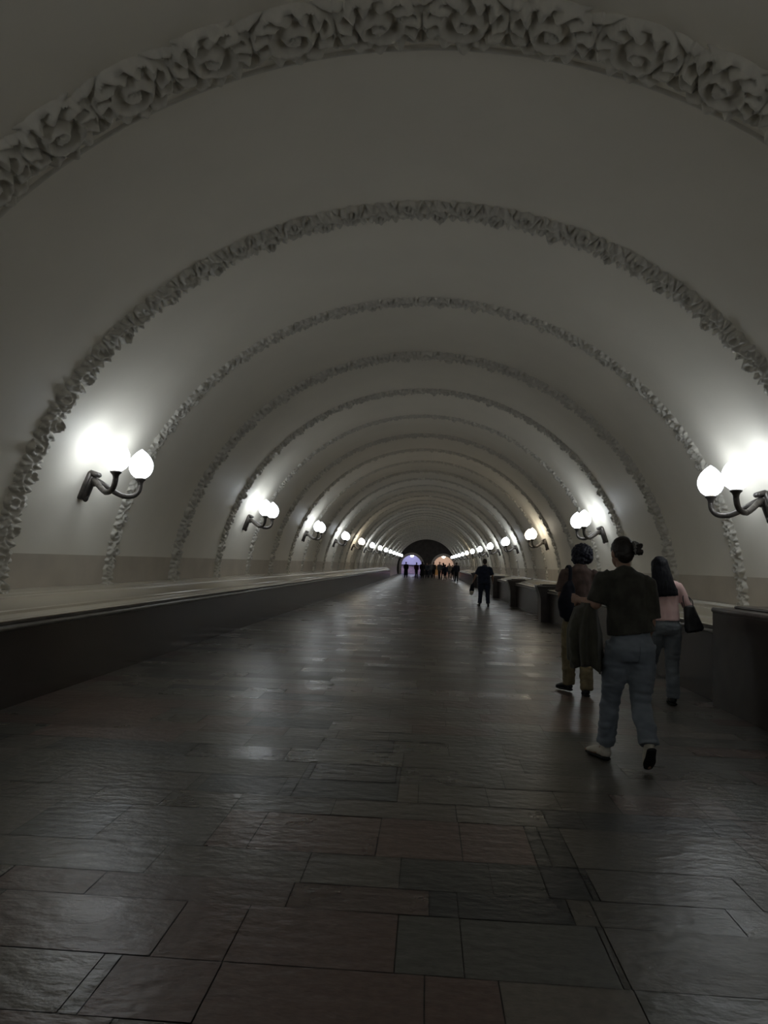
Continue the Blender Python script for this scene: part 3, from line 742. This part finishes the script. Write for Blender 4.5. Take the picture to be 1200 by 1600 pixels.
# --- the walker with curly hair
C0 = (1.85, 8.8, 0)
person('person', 'person with big dark curly hair in brown top and khaki trousers, walking away', C0, 0,
    dict(P=(.0, 0, .95), W=(.0, 0, 1.10), Ch=(.0, .01, 1.31), N=(.012, .03, 1.535), H=(.036, .05, 1.672),
         shL=(-.160, .0, 1.455), elL=(-.222, -.02, 1.20), wrL=(-.18, .16, 1.05), shR=(.165, .0, 1.44), elR=(.24, .02, 1.19), wrR=(.20, .22, 1.08),
         hipL=(-.085, .0, .92), knL=(-.10, .13, .50), anL=(-.075, .18, .12), heL=(-.045, .14, .012), toL=(-.185, .36, .010),
         hipR=(.085, .0, .92), knR=(.085, .0, .49), anR=(.08, -.10, .09), heR=(.078, -.16, .0), toR=(.095, .11, .0)),
    dict(top=M['brown_shirt'], legs=M['khaki'], shoe=M['black_shoe'], sole=M['black_sole'], hair=M['hair_blue']), 'curly',
    voxel=.006, cvoxel=.012, sleeve='wide', loose=1.08, trouser_w=1.12, shirt_hem=.98, cuff=.04)
def shoulder_bag():
    t = thing('shoulder_bag', 'slouchy black shoulder bag hanging at the left hip of the curly-haired walker', 'bag', (C0[0] - .17, C0[1] - .14, .86))
    b = MB().chain([(.035, .02, .50), (.015, .0, .40), (-.01, -.02, .24), (.0, -.02, .10), (.005, -.015, .055)], [(.03, .02), (.075, .045), (.112, .065), (.095, .065), (.055, .045)], n=20, sub=6)
    fuse(b, 'sack', M['black_bag'], t, .010, 2, folds(.008, 6, 9, 5.5))
    MB().chain([(.015, .0, .42), (.035, .02, .55), (.040, .065, .655), (.035, .14, .685), (.02, .22, .62), (.0, .235, .50), (-.01, .20, .40), (-.01, .10, .30)], [(.022, .006)] * 8, side=(1, .0, 0), n=10, sub=6).build('strap', M['black_bag'], t)
shoulder_bag()

# --- the walker in pink
D0 = (2.75, 8.4, 0)
person('person', 'person with long straight black hair in pink top and jeans, walking away', D0, 0,
    dict(P=(.0, 0, .90), W=(.0, 0, 1.03), Ch=(-.01, .01, 1.22), N=(-.03, .02, 1.40), H=(-.065, .04, 1.555),
         shL=(-.165, .0, 1.35), elL=(-.20, .02, 1.08), wrL=(-.19, .15, .90), shR=(.120, .0, 1.335), elR=(.235, -.01, 1.12), wrR=(.335, .06, .955),
         hipL=(-.08, .0, .87), knL=(-.105, .20, .48), anL=(-.11, .34, .09), heL=(-.11, .29, .0), toL=(-.125, .54, .0),
         hipR=(.085, .0, .87), knR=(.08, .03, .46), anR=(.077, -.02, .09), heR=(.077, -.07, .0), toR=(.10, .18, .0)),
    dict(top=M['pink'], legs=M['jeans_dark'], shoe=M['black_shoe'], sole=M['black_sole'], hair=M['hair_black']), 'long',
    voxel=.006, cvoxel=.011, sleeve='long', loose=.92, trouser_w=1.04, shirt_hem=1.0, bulk=.92, cuff=.05)
def tote():
    t = thing('tote_bag', 'black leather tote bag carried on the right arm of the walker in pink', 'bag', (D0[0] + .245, D0[1] - .085, .82))
    R_ = Matrix.Rotation(math.radians(-14), 3, 'Y')
    b = MB(); b.box(Vector((.012, 0, .165)), (.205, .10, .30), R_, .022, (.60, .75))
    fuse(b, 'bag_body', M['black_leather_bag'], t, .009, 2, folds(.005, 8, 9, 2.5))
    for dy in (-.03, .03):
        MB().chain([(-.075, dy, .29), (-.085, dy + .03, .38), (-.06, .06 + dy * .3, .45), (-.015, .07 + dy * .3, .42), (.02, dy + .03, .36), (.012, dy, .28)], [(.008, .005)] * 6, side=(0, 1, 0), n=8, sub=6).build('handle', M['black_leather_bag'], t)
tote()

# --- the man in navy farther on
B0 = (2.14, 27.0, 0)
person('person', 'man in navy T-shirt and dark trousers walking alone in the middle distance', B0, 0,
    dict(H=(.015, .05, 1.665), N=(.015, .02, 1.52), shL=(-.185, 0, 1.43), elL=(-.30, .0, 1.18), wrL=(-.385, .05, .97), shR=(.215, 0, 1.425), elR=(.305, .0, 1.17), wrR=(.335, .10, .98),
         knL=(-.12, .05, .50), anL=(-.14, .10, .10), heL=(-.14, .05, 0), toL=(-.20, .30, 0), knR=(.14, .0, .5), anR=(.155, -.12, .10), heR=(.155, -.17, .0), toR=(.19, .08, 0), hipL=(-.10, 0, .92), hipR=(.11, 0, .92)),
    dict(top=M['navy'], legs=M['navy'], shoe=M['black_shoe'], hair=M['hair_brown']), 'short', voxel=.010, cvoxel=.014, bulk=1.2, trouser_w=1.12, shirt_hem=.86, loose=1.12, sleeve='wide')
t = thing('carrier_bag', 'dark bag with white bottom hanging from the hand of the man in navy', 'bag', (B0[0] - .43, B0[1] + .06, .44))
fuse(MB().chain([(.03, 0, .40), (.0, 0, .30), (-.02, 0, .14), (-.02, 0, .10)], [(.03, .03), (.075, .06), (.09, .07), (.085, .07)], n=16), 'sack', M['black_bag'], t, .012, 2, folds(.006, 9, 9, 1.5))
MB().chain([(-.02, 0, .10), (-.03, 0, .03)], [(.088, .078), (.075, .06)], n=14).build('bottom', M['white_shoe'], t)
MB().chain([(.03, -.02, .38), (.045, -.01, .455), (.045, .01, .455), (.03, .02, .38)], [.008] * 4, n=8).build('handle', M['black_bag'], t)

# --- people by the far arches
FM = [cloth('far_black_wool', (0.012, 0.011, 0.014)), cloth('far_maroon', (0.05, 0.016, 0.026)), cloth('far_grey', (0.12, 0.125, 0.13)), cloth('far_slate', (0.05, 0.06, 0.075)),
      cloth('far_navy', (0.014, 0.017, 0.03)), cloth('far_beige', (0.32, 0.27, 0.22)), cloth('far_charcoal', (0.03, 0.03, 0.033))]
FAR = [(-2.27, 75.7, 'short', 0, 4, 'person in dark dress standing alone in front of the left archway', True, 0.2),
       (-1.17, 75.6, 'short', 1, 6, 'person in maroon top standing in front of the left archway, second from the left', False, -.4),
       (-.53, 74.7, 'long', 0, 0, 'tall person in a long black coat between the two archways', True, 0.1),
       (-.03, 77.6, 'short', 3, 4, 'person in slate top standing between the arches, right of the black coat', False, 2.8),
       (.33, 78.3, 'short', 2, 3, 'person in grey standing between the arches in the crowd', False, .3),
       (.68, 78.8, 'short', 6, 0, 'person in dark clothes at the left edge of the right archway', False, -.2),
       (1.27, 74.0, 'short', 2, 3, 'person in grey standing tallest in front of the right archway', False, 2.6),
       (1.66, 74.6, 'long', 6, 4, 'person in charcoal in front of the right archway beside the one in grey', False, .5),
       (1.74, 69.6, 'short', 4, 4, 'shorter person in navy standing nearest below the right archway', False, .1),
       (2.32, 75.8, 'short', 5, 2, 'person in beige top at the right side of the right archway', False, 3.0),
       (2.68, 76.3, 'short', 0, 6, 'small dark figure at the right end of the crowd by the far wall', False, -.3),
       (2.52, 62.1, 'short', 4, 0, 'dark-clothed person walking ahead by the right ledge, nearest of the far crowd', False, 0.0)]
for i, (x, y, hr, ti, li, lab, sk, rz) in enumerate(FAR):
    w = .08 * random.uniform(-1, 1)
    J = dict(knL=(-.09, .05 + w, .5), anL=(-.10, w * 2, .10), heL=(-.10, w * 2 - .05, 0), toL=(-.12, w * 2 + .2, 0), knR=(.09, .05 - w, .5), anR=(.10, -w * 2, .10), heR=(.10, -w * 2 - .05, 0), toR=(.12, -w * 2 + .2, 0),
             wrL=(-.23 + .06 * random.random(), .08 + .1 * random.random(), .95), wrR=(.23, .05 + .12 * random.random(), .96))
    person('person', lab, (x, y, 0), rz, J, dict(top=FM[ti], legs=FM[li], shoe=M['white_shoe'] if i == 11 else M['black_shoe'], hair=M['hair_brown']), hr,
           voxel=.014, cvoxel=.022, s=[.96, .95, 1.0, .95, 1.0, 1.0, 1.02, .97, .88, .97, .86, 1.0][i], bulk=1.05, skirt=sk, sleeve='long')

# ------------------------------------------------------------------ camera
f_px = 1109.0
def cam():
    Y = Vector((668 - 600, 882 - 800, f_px)).normalized(); th = math.radians(1.65)
    U = Vector((math.sin(th), -math.cos(th), 0)); U = (U - Y * U.dot(Y)).normalized(); X = Y.cross(U)
    right = Vector((X.x, Y.x, U.x)); down = Vector((X.y, Y.y, U.y)); fwd = Vector((X.z, Y.z, U.z))
    m = Matrix(((right.x, -down.x, -fwd.x, 0), (right.y, -down.y, -fwd.y, 0), (right.z, -down.z, -fwd.z, EYE), (0, 0, 0, 1)))
    c = bpy.data.cameras.new('camera'); c.sensor_fit = 'HORIZONTAL'; c.sensor_width = 36; c.lens = f_px / 1200 * 36; c.clip_end = 300
    o = bpy.data.objects.new('camera', c); COL.objects.link(o); o.matrix_world = m; scene.camera = o
cam()
w = bpy.data.worlds.new('world'); scene.world = w; w.use_nodes = True
w.node_tree.nodes['Background'].inputs['Color'].default_value = (0, 0, 0, 1)
w.node_tree.nodes['Background'].inputs['Strength'].default_value = 0
scene.view_settings.view_transform = 'Standard'; scene.view_settings.look = 'None'
scene.view_settings.gamma = 1.0; scene.view_settings.use_curve_mapping = False
scene.view_settings.exposure = 0.0
scene.cycles.use_denoising = True
scene.cycles.max_bounces = 10; scene.cycles.diffuse_bounces = 6; scene.cycles.glossy_bounces = 4
scene.cycles.caustics_reflective = False
